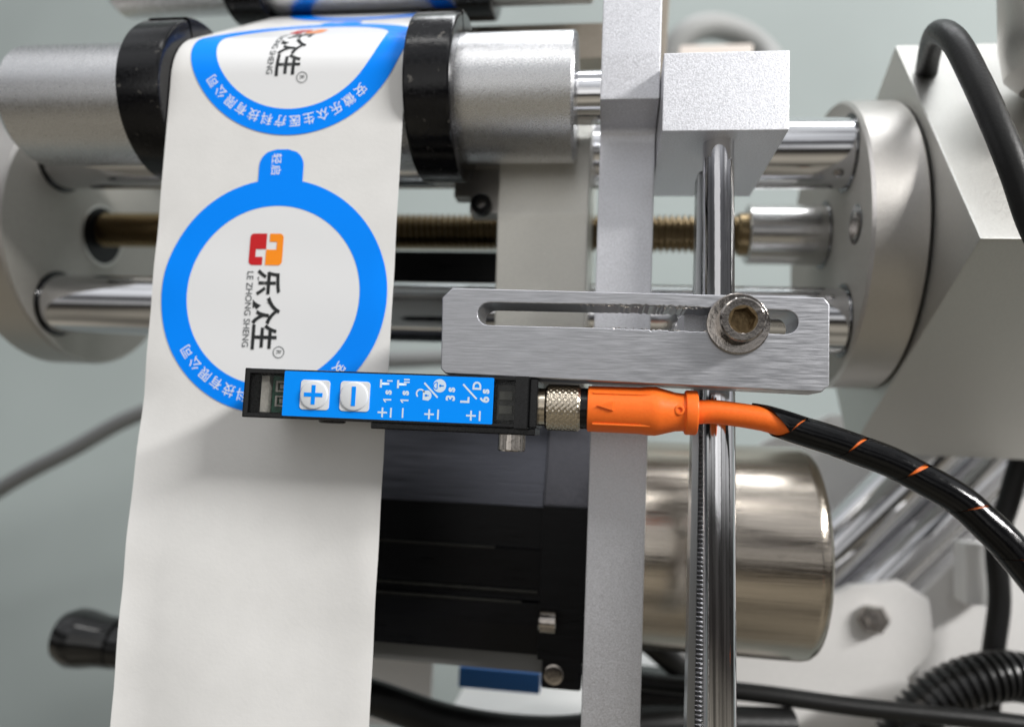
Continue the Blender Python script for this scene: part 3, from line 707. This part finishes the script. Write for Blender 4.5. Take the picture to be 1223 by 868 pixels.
tag(mk('steel_drum', lathe((-3, 82, -31), (1, 0, 0), [(0, 30), (57.5, 30.2), (59.4, 29.8), (60.8, 28.8), (61.4, 27.5), (61.5, 20)], 128), STEEL), 'brushed stainless drum beside the upright bar, with a rounded end', 'drum')
tag(mk('glass_rail', box(-118, -14, 66, 74, -66.5, -61.5, .6), mat('dull_grey_rail', (.16, .16, .155), .55, bump=.2, bscale=900)), 'grey rail running below the black motor body', 'rail')
tag(mk('rail_clip', box(-16, -5, 61, 70, -69, -58.4, 1.2), BLACK_A), 'black clip under the grey rail end', 'clip')
tag(mk('clip_screw', lathe((-12.6, 61.2, -65), (0, -1, 0), [(0, 2.9), (.6, 2.7), (.8, 1.6)], 24), NICKEL), 'round bright screw on the black rail clip', 'screw')

# ------------------------------------------------------------------ handle and cables at the left and below
kn = thing('lever_knob', 'glossy black lever knob sticking out behind the label strip', 'knob', (-190, 120, -96))
mk('knob_body', lathe((-206, 120, -84.5), (1, 0, -.05), [(0, 1.5), (.8, 5.5), (3.5, 9.2), (8, 11.0), (13, 10.6), (19, 9.4), (25, 9.2)], 48), mat('gloss_black', (.008, .008, .008), .12, coat=.3), kn)
mk('lever_arm', rod((-183, 120, -86.2), (1, 0, -.03), 90, 8.6, .5, 32), mat('gloss_black', (.01,) * 3), kn)
tag(mk('wire', tube([(-420, 250, -95), (-352, 250, -46), (-310, 250, -22), (-264, 250, 3), (-180, 250, 30), (-80, 250, 40)], 4.6, 16), GREYCABLE), 'thin grey wire curving across the blurred background wall', 'wire')
tag(mk('cable', tube([(-150, 100, -78), (-110, 95, -82), (-75, 92, -86), (-45, 90, -91.5), (-15, 90, -92), (20, 96, -88), (60, 105, -88)], 5.4, 20), RUBBER), 'black cable sagging below the motor body', 'cable')
tag(mk('cable', tube([(4, 106, -78), (17.4, 106, -79), (50, 106, -79.5), (81, 106, -81), (131, 106, -82), (170, 106, -86)], 2.8, 20), RUBBER), 'thin black cable running level behind the support rod foot', 'cable')
tag(mk('cable', tube([(160, 130, 40), (147.5, 138, 4), (142, 140, -17), (137.8, 140, -32), (138.4, 140, -52), (135.7, 140, -73), (132.6, 140, -110)], 3.6, 20), RUBBER), 'dark cable hanging down beside the white panels', 'cable')
b = tube([(92, 120, -118), (96, 120, -98), (102, 120, -88), (112, 121, -79), (125, 122, -73.5), (138, 124, -73), (165, 128, -80)], 7.5, 24, 40, rfun=lambda f, i: 7.2 + (.8 if (i // 4) % 2 else -.7))
tag(mk('corrugated_hose', b, mat('black_hose_plastic', (.012,) * 3, .3)), 'black corrugated hose arching in front of the white panels', 'hose')

tag(mk('relay_housing', box(4, 34, 122, 150, -112, -86, 2.5), BLACK), 'small black housing low behind the upright bar foot', 'housing')
tag(mk('cable', tube([(30, 135, -84), (22, 128, -76), (14, 124, -70), (6, 122, -72), (-4, 122, -84)], 4.2, 20), RUBBER), 'short black cable arching under the steel drum', 'cable')
tag(mk('cable', tube([(180, 128, -140), (150, 126, -112), (128, 124, -100), (112, 124, -103), (100, 126, -120)], 3.0, 20), RUBBER), 'thin black cable under the corrugated hose', 'cable')
# ------------------------------------------------------------------ chrome tubes, white panels behind on the right
for (xa, za, xb, zb, y, r, lab) in ((66, -68, 165, 35.5, 172, 10.5, 'polished tube slanting up, the one beside the steel drum'),
                                    (88, -77, 188, 27, 180, 10.5, 'polished tube slanting up, the middle of the slanting tubes'),
                                    (122, -79, 216, 18, 190, 8.5, 'polished tube slanting up, the one nearest the hanging dark cable')):
    a = Vector((xa, y, za)); q = Vector((xb, y + 6, zb))
    tag(mk('slanted_tube', rod(a, q - a, (q - a).length, r, .4, 48), CHROME), lab, 'tube')
tag(mk('white_cover', prism([(40, -30), (70, 0), (100, 14), (150, 14), (270, 14), (270, -170), (30, -170)], 206, 210, .8, plane='xz'), WHITEP), 'large white painted sheet cover behind the slanting tubes', 'cover')
tag(mk('side_cover', prism([(118, -56), (168, -4), (240, -4), (240, -150), (118, -150)], 158, 163, 1.0, plane='xz'), WHITEP), 'pale side cover with a slanting edge, below the tubes', 'cover')
tag(mk('bolt_bracket', prism([(40, -84), (60, -70), (78, -60), (92, -52), (110, -49), (120, -55), (122, -72), (112, -84), (116, -92), (100, -104), (40, -104)], 151, 157, 1.6, plane='xz'), WHITEP), 'white rounded bracket plate carrying a hexagon bolt', 'bracket')
bo = thing('hexagon_bolt', 'bright hexagon bolt on the white rounded bracket plate', 'bolt', (101, 150, -68))
mk('bolt_head', lathe((101, 152, -63), (-.45, -1, .05), [(0, 5.4), (6, 5.4), (6.6, 4.9), (6.6, 2.6), (4, 2.5)], 6), NICKEL, bo, flat=True)
mk('bolt_washer', ring((101, 152.2, -63), (0, -1, 0), .8, 8.2, 3, .2, 32), NICKEL, bo)
tag(mk('highlight_block', box(130, 141, 146, 156, -55, -33, 1), mat('highlight_white', (.85, .85, .84), .4)), 'small white block standing in for a highlight beside the hanging dark cable', 'box')  # bright block added as a highlight on the white covers
tag(mk('machine_base', box(-60, 80, 160, 300, -200, -112, 3), WHITEP), 'white machine base low behind the sagging cable', 'base')
tag(mk('blue_box', box(-49.5, -20.7, 118, 128, -90, -83, .8), BLUEBOX), 'blue plastic strip under the grey rail', 'box')
tag(mk('teal_card', box(-140, -66, 150, 152, -118, -86, .3), WHITEP), 'pale card low behind the sagging cable', 'card')

# ------------------------------------------------------------------ things at the top, out of focus
tag(mk('cross_bar', box(-60, -5, 82, 96, 121, 133, .8), TAUPE), 'bronze-toned cross bar behind the rear roller', 'bar')
tag(mk('rear_upright', prism([(9, 200), (18, 200), (14, 96), (9, 96)], 90, 104, .5, plane='xz'), TAUPE), 'taupe upright strip behind the bar top', 'bar')
tag(mk('white_block', box(28, 62, 195, 215, 160, 186, 1.5), mat('warm_white', (.80, .72, .66), .5)), 'small warm white block above the mounting block, out of focus', 'block')
cp = [(66 + 34 * math.cos(a), 335 + 6 * math.sin(a * 2), 244 + 30 * math.sin(a)) for a in [math.radians(205 - k * 15) for k in range(18)]]
tag(mk('flexible_tube', tube(cp, 8.5, 16, 6), mat('pale_grey_tube', (.33, .335, .33), .5, bump=.2, bscale=300)), 'pale grey loop of flexible tube far behind the mounting block', 'tube')
tag(mk('yellow_tag', box(-236, -222, 130, 140, 96, 124, .5), YELLOW), 'bit of yellow plastic beside the left flange', 'tag')

for ob in bpy.data.objects:
    if '_o' in ob: del ob['_o']
